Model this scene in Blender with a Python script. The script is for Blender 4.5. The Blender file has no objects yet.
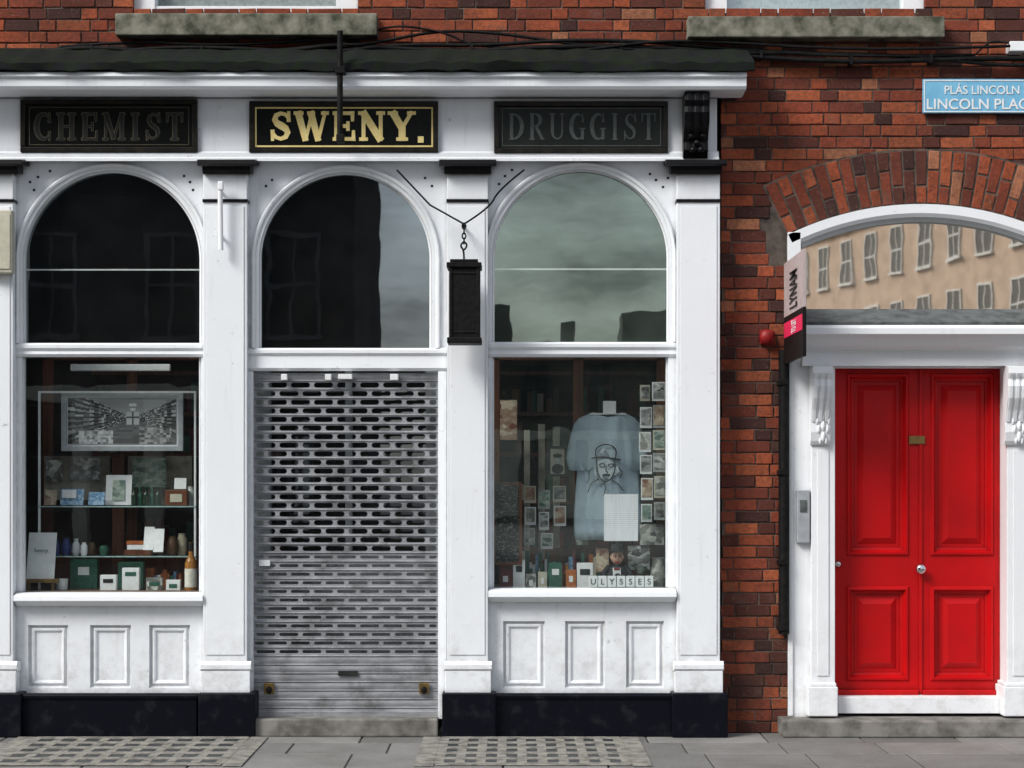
import bpy, bmesh, math, random
from mathutils import Vector, Matrix, noise as mnoise
random.seed(7)
D=12.0; S=155.0; CZ=1.65; PH=477.0
def W(px,py,y=0.0):
    k=(D+y)/D
    z=CZ+(PH-py)/S*k
    if py>=732: z=0.0
    return ((px-512)/S*k, y, z)
scene=bpy.context.scene
col=scene.collection
scene.view_settings.view_transform='Standard'
scene.view_settings.look='None'
scene.view_settings.exposure=0

# ---------------------------------------------------------------- materials
def mk(name):
    m=bpy.data.materials.new(name); m.use_nodes=True
    nt=m.node_tree; b=nt.nodes['Principled BSDF']
    return m,nt,b
def coord(nt,scale=(1,1,1)):
    tc=nt.nodes.new('ShaderNodeTexCoord'); mp=nt.nodes.new('ShaderNodeMapping')
    mp.inputs['Scale'].default_value=scale
    nt.links.new(tc.outputs['Object'],mp.inputs['Vector']); return mp.outputs['Vector']
def noise(nt,sc,detail=4,rough=.55,vec=(1,1,1)):
    n=nt.nodes.new('ShaderNodeTexNoise'); n.inputs['Scale'].default_value=sc
    n.inputs['Detail'].default_value=detail; n.inputs['Roughness'].default_value=rough
    nt.links.new(coord(nt,vec),n.inputs['Vector']); return n.outputs['Fac']
def rng(nt,s,a,b,c=0.,d=1.):
    r=nt.nodes.new('ShaderNodeMapRange'); nt.links.new(s,r.inputs['Value'])
    for i,v in zip(('From Min','From Max','To Min','To Max'),(a,b,c,d)): r.inputs[i].default_value=v
    return r.outputs['Result']
def setc(nt,inp,v):
    if hasattr(v,'is_linked'): nt.links.new(v,inp)
    elif isinstance(v,(tuple,list)): inp.default_value=(v[0],v[1],v[2],1)
    else: inp.default_value=v
def mix(nt,f,a,b,mode='MIX'):
    m=nt.nodes.new('ShaderNodeMix'); m.data_type='RGBA'; m.blend_type=mode
    setc(nt,m.inputs[0],f); setc(nt,m.inputs[6],a); setc(nt,m.inputs[7],b); return m.outputs[2]
def math_(nt,op,a,b):
    m=nt.nodes.new('ShaderNodeMath'); m.operation=op
    for i,v in enumerate((a,b)):
        if hasattr(v,'is_linked'): nt.links.new(v,m.inputs[i])
        else: m.inputs[i].default_value=v
    return m.outputs[0]
def bump(nt,b,h,st=.3,dist=.005):
    n=nt.nodes.new('ShaderNodeBump'); n.inputs['Strength'].default_value=st; n.inputs['Distance'].default_value=dist
    nt.links.new(h,n.inputs['Height']); nt.links.new(n.outputs[0],b.inputs['Normal'])
def simple(name,c,rough=.6,c2=None,sc=20,bs=.15,metal=0,lo=.4,hi=.65,spec=.4,vec=(1,1,1)):
    m,nt,b=mk(name)
    if c2 is None: c2=tuple(x*.7 for x in c)
    f=noise(nt,sc,4,.6,vec)
    nt.links.new(mix(nt,rng(nt,f,lo,hi),c,c2),b.inputs['Base Color'])
    b.inputs['Roughness'].default_value=rough; b.inputs['Metallic'].default_value=metal
    b.inputs['Specular IOR Level'].default_value=spec
    if bs: bump(nt,b,noise(nt,sc*4,3),bs,.002)
    return m
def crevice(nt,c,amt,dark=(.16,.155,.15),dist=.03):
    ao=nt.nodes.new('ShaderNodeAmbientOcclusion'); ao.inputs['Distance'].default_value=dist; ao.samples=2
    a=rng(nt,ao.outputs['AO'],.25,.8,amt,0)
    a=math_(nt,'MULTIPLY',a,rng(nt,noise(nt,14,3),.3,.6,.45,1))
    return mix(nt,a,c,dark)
def white_paint(name,base=(.87,.90,.93),dirt=1.0):
    m,nt,b=mk(name)
    c=mix(nt,rng(nt,noise(nt,2.2,4),.35,.7,0,.4*dirt),base,tuple(x*.9 for x in base))
    st=rng(nt,noise(nt,1.0,5,.68,(17,17,1.1)),.58,.80,0,.40*dirt)
    c=mix(nt,st,c,(.46,.44,.40))
    sp=rng(nt,noise(nt,24,6,.75),.62,.69,0,.8*dirt)
    sp=math_(nt,'MULTIPLY',sp,rng(nt,noise(nt,3,3),.46,.66))
    c=mix(nt,sp,c,(.17,.155,.14))
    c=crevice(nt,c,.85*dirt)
    g=nt.nodes.new('ShaderNodeNewGeometry'); sx=nt.nodes.new('ShaderNodeSeparateXYZ')
    nt.links.new(g.outputs['Position'],sx.inputs[0])
    low=rng(nt,sx.outputs['Z'],.2,.85,1,0)
    low=math_(nt,'MULTIPLY',low,rng(nt,noise(nt,8,6,.75),.46,.68))
    c=mix(nt,math_(nt,'MULTIPLY',low,.65*dirt),c,(.30,.28,.25))
    nt.links.new(c,b.inputs['Base Color']); b.inputs['Roughness'].default_value=.45
    h=math_(nt,'ADD',noise(nt,55,3),math_(nt,'MULTIPLY',noise(nt,8,2),1.5))
    bump(nt,b,h,.22,.003)
    return m
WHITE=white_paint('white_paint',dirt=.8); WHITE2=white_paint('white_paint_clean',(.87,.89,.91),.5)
BLACK=simple('black_gloss_paint',(.003,.003,.004),.38,(.010,.010,.011),18,.3,spec=.2,lo=.5,hi=.8)
NAVY=simple('black_plinth_paint',(.002,.003,.007),.45,(.025,.025,.027),9,.4,lo=.54,hi=.85,spec=.15)
IRON=simple('black_iron',(.004,.004,.0045),.6,(.012,.011,.010),30,.4,spec=.15)
def red():
    m,nt,b=mk('red_gloss_paint')
    c=mix(nt,rng(nt,noise(nt,3,4),.35,.7),(.54,.003,.005),(.43,.003,.005))
    c=mix(nt,rng(nt,noise(nt,50,5,.7),.64,.76,0,.5),c,(.15,.006,.006))
    c=crevice(nt,c,.9,(.09,.002,.002),.04)  # grime plus painted-in shadow lines darken the panel recesses
    nt.links.new(c,b.inputs['Base Color']); b.inputs['Roughness'].default_value=.42; b.inputs['Specular IOR Level'].default_value=.25
    bump(nt,b,noise(nt,1,5,.6,(60,60,5)),.10,.002); return m
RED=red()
STONE=simple('sill_stone',(.25,.24,.19),.9,(.05,.055,.035),9,.8,lo=.35,hi=.65)
STEP=simple('step_stone',(.24,.23,.21),.85,(.10,.095,.085),7,.7)
LEAD=simple('mossy_lead',(.010,.011,.013),.85,(.011,.017,.007),14,1,spec=.12)
GREYLEAD=simple('grey_lead',(.12,.13,.13),.6,(.05,.055,.055),12,.3)
MORTAR=simple('mortar',(.14,.11,.09),.95,(.035,.03,.026),8,.6)
def brickmat():
    m,nt,b=mk('red_brick')
    at=nt.nodes.new('ShaderNodeVertexColor'); at.layer_name='Col'
    c=at.outputs['Color']
    c=mix(nt,rng(nt,noise(nt,32,6,.7),.42,.66,0,.6),c,(.080,.030,.022))
    c=mix(nt,rng(nt,noise(nt,1.1,6,.65),.46,.68,0,.65),c,(.035,.022,.018))
    c=mix(nt,rng(nt,noise(nt,55,4,.7),.60,.72,0,.55),c,(.32,.22,.17))
    c=mix(nt,rng(nt,noise(nt,4,5,.7),.57,.74,0,.3),c,(.22,.17,.14))
    nt.links.new(c,b.inputs['Base Color']); b.inputs['Roughness'].default_value=.88
    b.inputs['Specular IOR Level'].default_value=.2
    bump(nt,b,noise(nt,60,5,.7),.9,.007); return m
BRICK=brickmat()
def slabmat():
    m,nt,b=mk('paving_slab')
    at=nt.nodes.new('ShaderNodeVertexColor'); at.layer_name='Col'
    c=mix(nt,rng(nt,noise(nt,2.5,6,.65),.4,.68,0,.5),at.outputs['Color'],(.09,.085,.075))
    c=mix(nt,rng(nt,noise(nt,30,5,.7),.55,.7,0,.4),c,(.34,.33,.30))
    c=mix(nt,rng(nt,noise(nt,90,4,.7),.6,.72,0,.5),c,(.05,.05,.05))
    nt.links.new(c,b.inputs['Base Color']); b.inputs['Roughness'].default_value=.8
    bump(nt,b,noise(nt,110,5,.7),.5,.003); return m
SLAB=slabmat()
ASPH=simple('asphalt',(.05,.05,.052),.9,(.035,.035,.036),60,.7)
KERB=simple('granite_kerb',(.28,.28,.27),.8,(.18,.18,.18),60,.3)
GRATE=simple('pavement_concrete',(.28,.27,.235),.9,(.13,.125,.11),12,.7)
GLASSBLK=simple('grille_lens',(.03,.035,.04),.5,(.07,.07,.065),16,.3)
def steel():
    m,nt,b=mk('galvanised_steel')
    c=mix(nt,rng(nt,noise(nt,1,5,.6,(5,5,26)),.35,.7),(.40,.41,.43),(.21,.22,.235))
    c=mix(nt,rng(nt,noise(nt,6,6,.7),.50,.70,0,.65),c,(.09,.085,.08))
    nt.links.new(c,b.inputs['Base Color']); b.inputs['Metallic'].default_value=.35
    b.inputs['Roughness'].default_value=.5; bump(nt,b,noise(nt,50,3),.2,.002); return m
STEEL=steel()
GOLD=simple('gold_leaf',(1.0,.83,.36),.5,(.95,.72,.26),30,.1,metal=0)
DULLGOLD=simple('faded_gold',(.10,.085,.048),.5,(.05,.045,.03),25,.1)
FADED=simple('faded_letter',(.016,.018,.017),.5,(.025,.025,.022),30,.1,spec=.2)
FADEDG=simple('faded_letter_green',(.085,.10,.094),.5,(.055,.067,.062),30,.1)
PALEG=simple('faded_outline',(.11,.12,.10),.5,(.06,.065,.055),30,.1)
SIGNBLK=simple('sign_black',(.003,.0035,.0035),.35,(.006,.007,.006),10,.05,spec=.15)
SIGNBLK2=simple('sign_faded_black',(.010,.013,.012),.4,(.016,.019,.017),10,.05,spec=.2)
SIGNFR=simple('sign_frame',(.008,.007,.006),.4,(.022,.018,.012),18,.3,spec=.2)
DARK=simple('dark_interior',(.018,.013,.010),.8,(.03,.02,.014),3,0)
MAHOG=simple('mahogany',(.16,.052,.02),.45,(.08,.026,.012),1,.1,vec=(30,30,2))
WOODL=simple('counter_wood',(.14,.075,.04),.5,(.08,.04,.02),1,.1,vec=(2,30,30))
PAPER=simple('white_paper',(.82,.84,.84),.8,(.74,.76,.76),30,0)
GREYPAP=simple('grey_paper',(.42,.45,.44),.8,(.30,.33,.32),40,0)
CREAM=simple('cream_plastic',(.55,.53,.42),.5,(.45,.43,.34),12,.1)
BLUEC=simple('blue_card',(.08,.25,.48),.6,(.45,.6,.7),60,0)
GREENB=simple('green_book',(.03,.13,.085),.5,(.02,.08,.055),40,0)
CHROME=simple('chrome',(.75,.75,.77),.15,(.6,.6,.6),20,0,metal=1)
BRASS=simple('brass',(.30,.20,.07),.4,(.18,.12,.05),20,0,metal=.8)
REDP=simple('alarm_red',(.30,.010,.010),.5,(.20,.008,.008),20,0)
DARKW=simple('dark_bottle',(.012,.03,.018),.12,(.02,.04,.02),20,0)
AMBER=simple('whiskey_amber',(.36,.16,.03),.12,(.28,.11,.02),20,0)
NAVYB=simple('blue_vase',(.02,.04,.16),.2,(.03,.06,.2),20,0)
SKIN=simple('doll_skin',(.62,.38,.28),.6,(.55,.33,.24),30,0)
SUIT=simple('doll_suit',(.02,.02,.024),.8,(.035,.035,.04),40,.2)
INK=simple('ink',(.015,.015,.015),.7,(.03,.03,.03),40,0,spec=.2)
SIGNBLUE=simple('street_sign_blue',(.20,.50,.72),.4,(.15,.42,.64),9,.05)
WHITEL=simple('white_lettering',(.85,.87,.87),.5,(.75,.77,.77),30,0)
PINKG=simple('agent_board_pale',(.50,.41,.40),.5,(.43,.35,.34),10,0)
PINK=simple('agent_board_pink',(.80,.02,.10),.5,(.70,.02,.08),20,0)
BOARDB=simple('agent_board_dark',(.010,.008,.008),.5,(.008,.006,.006),20,0,spec=.15)
ALU=simple('aluminium_grey',(.42,.45,.47),.45,(.34,.36,.38),15,.1,metal=.2)
ORANGE=simple('orange_cover',(.45,.14,.03),.6,(.3,.08,.02),40,0)
BURG=simple('burgundy_cover',(.16,.02,.03),.6,(.1,.015,.02),40,0)
def chalk():
    m,nt,b=mk('chalk_writing')
    n=noise(nt,1,6,.8,(60,60,95)); l=math_(nt,'MULTIPLY',rng(nt,n,.55,.6),.55)
    nt.links.new(mix(nt,l,(.012,.014,.013),(.6,.6,.55)),b.inputs['Base Color']); b.inputs['Roughness'].default_value=.8; return m
CHALK=chalk()
def photo(name,dark=(.02,.022,.022),light=(.5,.52,.5),sc=(30,30,45)):
    m,nt,b=mk(name)
    v=nt.nodes.new('ShaderNodeTexVoronoi'); v.inputs['Scale'].default_value=1
    nt.links.new(coord(nt,sc),v.inputs['Vector'])
    sp=nt.nodes.new('ShaderNodeSeparateColor'); nt.links.new(v.outputs['Color'],sp.inputs[0])
    f=math_(nt,'MULTIPLY',sp.outputs[0],rng(nt,noise(nt,8,5,.7),.35,.6,.2,1))
    nt.links.new(mix(nt,f,dark,light),b.inputs['Base Color']); b.inputs['Roughness'].default_value=.4; return m
PHOTO=photo('monochrome_photo',(.03,.03,.03),(.75,.77,.75)); POSTC=photo('postcard_print',(.08,.08,.07),(.8,.82,.75),(25,25,25))
POSTC2=photo('poster_print',(.06,.14,.11),(.65,.72,.62),(22,22,40)); POSTC3=photo('colour_postcard',(.20,.06,.03),(.75,.68,.5),(22,22,30))
def vcol(name,rough=.4):
    m,nt,b=mk(name); at=nt.nodes.new('ShaderNodeVertexColor'); at.layer_name='Col'
    nt.links.new(at.outputs['Color'],b.inputs['Base Color']); b.inputs['Roughness'].default_value=rough; return m
VC=vcol('photographic_print')
SHIRT=simple('tshirt_cotton',(.42,.53,.60),.9,(.33,.43,.50),6,.2)
SHIRTP=simple('tshirt_print_tone',(.56,.63,.66),.9,(.22,.28,.32),26,0,lo=.48,hi=.54)
def textlines(name,bg,ink,zs):
    m,nt,b=mk(name)
    g=nt.nodes.new('ShaderNodeNewGeometry'); sx=nt.nodes.new('ShaderNodeSeparateXYZ')
    nt.links.new(g.outputs['Position'],sx.inputs[0])
    s=math_(nt,'FRACT',math_(nt,'MULTIPLY',sx.outputs['Z'],zs),0)
    l=math_(nt,'LESS_THAN',s,.42)
    w=rng(nt,noise(nt,1,3,.6,(180,180,3)),.45,.5)
    nt.links.new(mix(nt,math_(nt,'MULTIPLY',math_(nt,'MULTIPLY',l,w),.3),bg,ink),b.inputs['Base Color']); return m
NOTICE=textlines('printed_notice',(.88,.90,.93),(.2,.2,.22),75)
def glass(name,refl,dirt,dc,wav=.01,tint=(.92,.95,.94),gc=(.95,.97,.96),ro=.01):
    m,nt,b=mk(name); nt.nodes.remove(b)
    out=nt.nodes['Material Output']
    tr=nt.nodes.new('ShaderNodeBsdfTransparent'); tr.inputs[0].default_value=(*tint,1)
    gl=nt.nodes.new('ShaderNodeBsdfGlossy'); gl.inputs['Roughness'].default_value=ro
    gl.inputs[0].default_value=(*gc,1)
    bp=nt.nodes.new('ShaderNodeBump'); bp.inputs['Strength'].default_value=wav; bp.inputs['Distance'].default_value=.05
    nt.links.new(noise(nt,2.4,2),bp.inputs['Height']); nt.links.new(bp.outputs[0],gl.inputs['Normal'])
    df=nt.nodes.new('ShaderNodeBsdfDiffuse'); df.inputs[0].default_value=(*dc,1)
    m1=nt.nodes.new('ShaderNodeMixShader'); m1.inputs[0].default_value=refl
    nt.links.new(tr.outputs[0],m1.inputs[1]); nt.links.new(gl.outputs[0],m1.inputs[2])
    m2=nt.nodes.new('ShaderNodeMixShader')
    f=math_(nt,'ADD',rng(nt,noise(nt,5,6,.65),.3,.75,dirt*.35,dirt*1.2),rng(nt,noise(nt,80,3,.7),.66,.74,0,dirt*.8))
    nt.links.new(f,m2.inputs[0]); nt.links.new(m1.outputs[0],m2.inputs[1]); nt.links.new(df.outputs[0],m2.inputs[2])
    nt.links.new(m2.outputs[0],out.inputs[0]); return m
G_UP=glass('upper_window_glass',.20,.014,(.4,.42,.42),gc=(.82,.93,1))
G_RT=glass('dusty_window_glass',.23,.10,(.32,.42,.36),gc=(.84,1,.90))
G_LO=glass('display_window_glass',.13,.010,(.5,.5,.5))
G_LR=glass('display_window_glass_b',.22,.025,(.42,.50,.46),gc=(.9,1,.95))
G_FAN=glass('fanlight_glass',.76,.05,(.5,.5,.45),.006,gc=(1,.98,.93),ro=.015)
G_SHELF=glass('shelf_glass',.25,.05,(.6,.75,.72))

# ---------------------------------------------------------------- mesh helpers
def empty(name,parent=None):
    e=bpy.data.objects.new(name,None); col.objects.link(e); e.empty_display_size=.1
    if parent: e.parent=parent
    return e
def mesh(name,vs,fs,mat,parent=None,smooth=False,bevel=0,recalc=True,colors=None):
    me=bpy.data.meshes.new(name); me.from_pydata([tuple(v) for v in vs],[],fs)
    if recalc:
        bm=bmesh.new(); bm.from_mesh(me); bmesh.ops.recalc_face_normals(bm,faces=bm.faces); bm.to_mesh(me); bm.free()
    if colors:
        ca=me.color_attributes.new('Col','FLOAT_COLOR','POINT')
        for i,c in enumerate(colors): ca.data[i].color=(*c,1)
    me.materials.append(mat)
    if smooth:
        for p in me.polygons: p.use_smooth=True
    o=bpy.data.objects.new(name,me); col.objects.link(o)
    if parent: o.parent=parent
    if bevel:
        b=o.modifiers.new('bevel','BEVEL'); b.width=bevel; b.segments=2; b.limit_method='ANGLE'; b.angle_limit=math.radians(40)
    return o
def boxv(x0,x1,y0,y1,z0,z1):
    return [(x0,y0,z0),(x1,y0,z0),(x1,y1,z0),(x0,y1,z0),(x0,y0,z1),(x1,y0,z1),(x1,y1,z1),(x0,y1,z1)]
BF=[(0,1,5,4),(1,2,6,5),(2,3,7,6),(3,0,4,7),(4,5,6,7),(3,2,1,0)]
def wboxes(name,L,mat,parent=None,bevel=.003):
    vs=[];fs=[]
    for b in L:
        n=len(vs); vs+=boxv(*b); fs+=[tuple(i+n for i in f) for f in BF]
    return mesh(name,vs,fs,mat,parent,bevel=bevel)
def pb(px0,px1,py0,py1,yf,yb):
    a=W(px0,py1,yf); b=W(px1,py0,yf); return (a[0],b[0],yf,yb,a[2],b[2])
def boxes(name,L,mat,parent=None,bevel=.003): return wboxes(name,[pb(*b) for b in L],mat,parent,bevel)
def box(name,px0,px1,py0,py1,yf,yb,mat,parent=None,bevel=.003): return boxes(name,[(px0,px1,py0,py1,yf,yb)],mat,parent,bevel)
def prof_x(name,px0,px1,prof,mat,parent=None,bevel=0,yref=None,nx=1,jit=0):
    yr=yref if yref is not None else min(p[0] for p in prof)
    x0=W(px0,0,yr)[0]; x1=W(px1,0,yr)[0]
    vs=[];n=len(prof)
    for i in range(nx+1):
        x=x0+(x1-x0)*i/nx
        for (y,py) in prof:
            d=jit*mnoise.noise(Vector((x*3.1,py*.13,y*3)))*1.3 if jit else 0
            e=jit*mnoise.noise(Vector((x*9,py*.33,5)))*.7 if jit else 0
            vs.append((x,y+(d if y<-.05 else 0),W(0,py,y)[2]+(e if y<-.05 else 0)))
    fs=[]
    for k in range(nx): fs+=[(k*n+i,k*n+(i+1)%n,(k+1)*n+(i+1)%n,(k+1)*n+i) for i in range(n)]
    fs+=[tuple(range(n)),tuple(range((nx+1)*n-1,nx*n-1,-1))]
    return mesh(name,vs,fs,mat,parent,bevel=bevel)
def lathe(name,px,py,y,prof,mat,parent=None,seg=20,sx=1):
    o=W(px,py,y); vs=[];fs=[]
    for r,h in prof:
        for i in range(seg):
            a=2*math.pi*i/seg; vs.append((o[0]+r*math.cos(a)*sx,o[1]+r*math.sin(a),o[2]+h))
    for j in range(len(prof)-1):
        for i in range(seg):
            fs.append((j*seg+i,j*seg+(i+1)%seg,(j+1)*seg+(i+1)%seg,(j+1)*seg+i))
    fs.append(tuple(range(seg))); fs.append(tuple((len(prof)-1)*seg+i for i in range(seg)))
    ob=mesh(name,vs,fs,mat,parent,smooth=True); 
    e=ob.modifiers.new('e','EDGE_SPLIT'); e.split_angle=math.radians(45); return ob
def tube(name,pts,r,mat,parent=None,cyc=False):
    cu=bpy.data.curves.new(name,'CURVE'); cu.dimensions='3D'; cu.bevel_depth=r; cu.bevel_resolution=3; cu.use_fill_caps=True
    s=cu.splines.new('NURBS' if len(pts)>3 else 'POLY'); s.points.add(len(pts)-1)
    for p,q in zip(s.points,pts): p.co=(*q,1)
    if len(pts)>3: s.use_endpoint_u=True; s.order_u=3
    s.use_cyclic_u=cyc
    cu.materials.append(mat); o=bpy.data.objects.new(name,cu); col.objects.link(o)
    if parent: o.parent=parent
    return o
def panelled(name,rect,panels,y,yb,prof,mat,parent=None):
    x0,x1,t,b=rect
    xs=sorted({x0,x1}|{p[0] for p in panels}|{p[1] for p in panels}); ys=sorted({t,b}|{p[2] for p in panels}|{p[3] for p in panels})
    vs=[];fs=[]
    def V(px,py,yy):
        w=W(px,py,y); vs.append((w[0],yy,w[2])); return len(vs)-1
    def inp(px,py): return any(p[0]<px<p[1] and p[2]<py<p[3] for p in panels)
    for i in range(len(xs)-1):
        for j in range(len(ys)-1):
            if inp((xs[i]+xs[i+1])/2,(ys[j]+ys[j+1])/2): continue
            fs.append((V(xs[i],ys[j+1],y),V(xs[i+1],ys[j+1],y),V(xs[i+1],ys[j],y),V(xs[i],ys[j],y)))
    for p in panels:
        prev=None
        for (ins,dy) in [(0,0)]+prof:
            r=[V(p[0]+ins,p[3]-ins,y+dy),V(p[1]-ins,p[3]-ins,y+dy),V(p[1]-ins,p[2]+ins,y+dy),V(p[0]+ins,p[2]+ins,y+dy)]
            if prev:
                for k in range(4): fs.append((prev[k],prev[(k+1)%4],r[(k+1)%4],r[k]))
            prev=r
        fs.append(tuple(prev))
    c=[V(x0,b,y),V(x1,b,y),V(x1,t,y),V(x0,t,y)]; d=[V(x0,b,yb),V(x1,b,yb),V(x1,t,yb),V(x0,t,yb)]
    for k in range(4): fs.append((d[k],d[(k+1)%4],c[(k+1)%4],c[k]))
    return mesh(name,vs,fs,mat,parent,recalc=False)
def sweep_arc(name,cx,cy,a0,a1,prof,mat,parent=None,seg=48,legs=None):
    path=[]
    for i in range(seg+1):
        a=math.radians(a0+(a1-a0)*i/seg); path.append((math.sin(a),-math.cos(a),0))
    if legs: path=[(path[0][0],path[0][1],legs-cy)]+path+[(path[-1][0],path[-1][1],legs-cy)]
    n=len(prof); vs=[];fs=[]
    for (sx,sy,ex) in path:
        for r,y in prof: vs.append(W(cx+r*sx,cy+r*sy+ex,y))
    for i in range(len(path)-1):
        for j in range(n): fs.append((i*n+j,i*n+(j+1)%n,(i+1)*n+(j+1)%n,(i+1)*n+j))
    fs.append(tuple(range(n))); fs.append(tuple((len(path)-1)*n+j for j in range(n)))
    return mesh(name,vs,fs,mat,parent)
def spandrel(name,cx,cy,R,half,top,yf,yb,mat,parent=None,seg=48):
    vs=[];fs=[]
    am=math.asin(half/R)
    for i in range(seg+1):
        a=-am+2*am*i/seg; px=cx+R*math.sin(a); py=cy-R*math.cos(a)
        for (y) in (yf,yb):
            w=W(px,py,yf); t=W(px,top,yf); vs.append((w[0],y,w[2])); vs.append((t[0],y,t[2]))
    for i in range(seg):
        a=i*4;b=a+4
        fs+=[(a,b,b+1,a+1),(a+2,a+3,b+3,b+2),(a,a+2,b+2,b),(a+1,b+1,b+3,a+3)]
    fs+=[(0,1,3,2),(seg*4,seg*4+2,seg*4+3,seg*4+1)]
    return mesh(name,vs,fs,mat,parent)
def pane(name,px0,px1,py0,py1,y,mat,parent=None):
    a=W(px0,py1,y);b=W(px1,py0,y)
    return mesh(name,[(a[0],y,a[2]),(b[0],y,a[2]),(b[0],y,b[2]),(a[0],y,b[2])],[(0,1,2,3)],mat,parent,recalc=False)
def text(name,body,px,py,hpx,y,mat,parent=None,align='CENTER',sx=1,off=0):
    cu=bpy.data.curves.new(name,'FONT'); cu.body=body; cu.size=hpx/S*1.40; cu.align_x=align; cu.extrude=.0008; cu.offset=off
    cu.materials.append(mat); o=bpy.data.objects.new(name,cu); col.objects.link(o)
    o.location=W(px,py,y); o.rotation_euler=(math.pi/2,0,0); o.scale=(sx,1,1)
    if parent: o.parent=parent
    return o
def sphere(name,c,r,mat,parent=None,sc=(1,1,1)):
    bm=bmesh.new(); bmesh.ops.create_uvsphere(bm,u_segments=18,v_segments=12,radius=r)
    for v in bm.verts: v.co=Vector((v.co.x*sc[0]+c[0],v.co.y*sc[1]+c[1],v.co.z*sc[2]+c[2]))
    me=bpy.data.meshes.new(name); bm.to_mesh(me); bm.free(); me.materials.append(mat)
    for p in me.polygons: p.use_smooth=True
    o=bpy.data.objects.new(name,me); col.objects.link(o)
    if parent:o.parent=parent
    return o

# ---------------------------------------------------------------- serif lettering
def arc(cx,cy,rx,ry,a0,a1,w0,wm,n=14,w1=None):
    P=[];Wd=[]; w1=w0 if w1 is None else w1
    for i in range(n+1):
        t=i/n; a=math.radians(a0+(a1-a0)*t); P.append((cx+rx*math.cos(a),cy+ry*math.sin(a)))
        e=w0+(w1-w0)*t; Wd.append(e+(wm-e)*math.sin(math.pi*t))
    return (P,Wd)
def V_(x,w=.22,a=0,b=1): return ([(x,a),(x,b)],[w,w])
def sf(x,y,h=.2): return ([(x-h,y),(x+h,y)],[.07,.07])
def ln(a,b,w,w2=None): return ([a,b],[w,w2 if w2 else w])
GL={
'C':(.9,[arc(.48,.5,.40,.46,55,305,.07,.27),ln((.78,1),(.78,.66),.05,.12),ln((.78,0),(.78,.3),.05,.1)]),
'H':(1.0,[V_(.2),V_(.8),ln((.2,.5),(.8,.5),.08),sf(.2,.965),sf(.2,.035),sf(.8,.965),sf(.8,.035)]),
'E':(.9,[V_(.22),ln((.05,.96),(.8,.96),.08),ln((.22,.5),(.62,.5),.08),ln((.05,.04),(.84,.04),.08),ln((.8,1),(.8,.7),.10,.05),ln((.84,0),(.84,.32),.10,.05),ln((.62,.64),(.62,.36),.07)]),
'M':(1.2,[V_(.14,.09),V_(1.02,.2),ln((.16,1),(.58,.05),.2),ln((.58,.05),(1.0,1),.08),sf(.14,.035,.14),sf(1.02,.035,.18),sf(.1,.965,.1),sf(1.06,.965,.12)]),
'I':(.5,[V_(.25),sf(.25,.965),sf(.25,.035)]),
'S':(.85,[([(.72,.80),(.6,.92),(.42,.955),(.24,.88),(.19,.73),(.28,.6),(.45,.51),(.62,.41),(.70,.27),(.62,.11),(.42,.045),(.24,.1),(.12,.24)],[.07,.08,.09,.13,.17,.21,.24,.21,.17,.13,.09,.08,.07]),ln((.74,1),(.74,.68),.05,.10),ln((.10,0),(.10,.34),.05,.10)]),
'T':(.9,[V_(.45),ln((.04,.96),(.86,.96),.08),ln((.06,1),(.06,.68),.10,.05),ln((.84,1),(.84,.68),.10,.05),sf(.45,.035)]),
'W':(1.3,[ln((.1,1),(.40,.0),.22,.18),ln((.40,.0),(.66,.98),.07),ln((.60,1),(.90,0),.22,.18),ln((.90,0),(1.18,1),.07),sf(.12,.965,.16),sf(.62,.965,.12),sf(1.17,.965,.12)]),
'N':(1.05,[V_(.18,.09),V_(.86,.09),ln((.16,1),(.86,0),.23),sf(.18,.035,.14),sf(.86,.965,.14),sf(.12,.965,.12)]),
'Y':(1.0,[ln((.12,1),(.5,.42),.23),ln((.88,1),(.5,.42),.08),V_(.5,.22,0,.45),sf(.13,.965,.17),sf(.87,.965,.14),sf(.5,.035)]),
'D':(1.0,[V_(.22),arc(.3,.5,.56,.46,90,-90,.08,.27),ln((.05,.96),(.32,.96),.08),ln((.05,.04),(.32,.04),.08)]),
'R':(1.0,[V_(.22),arc(.42,.74,.30,.22,90,-90,.08,.24),ln((.05,.96),(.44,.96),.08),ln((.22,.52),(.44,.52),.08),ln((.46,.5),(.84,.04),.2),sf(.22,.035,.18),sf(.86,.035,.12)]),
'U':(1.0,[V_(.2,.22,.28,1),arc(.5,.3,.30,.25,180,360,.2,.10,w1=.09),V_(.8,.09,.28,1),sf(.2,.965),sf(.8,.965,.15)]),
'G':(1.0,[arc(.5,.5,.40,.46,55,300,.07,.27),ln((.80,1),(.80,.66),.05,.12),V_(.78,.2,.02,.42),sf(.78,.43,.18)]),
'.':(.25,[ln((.08,.10),(.08,-.06),.17)]),
}
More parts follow.
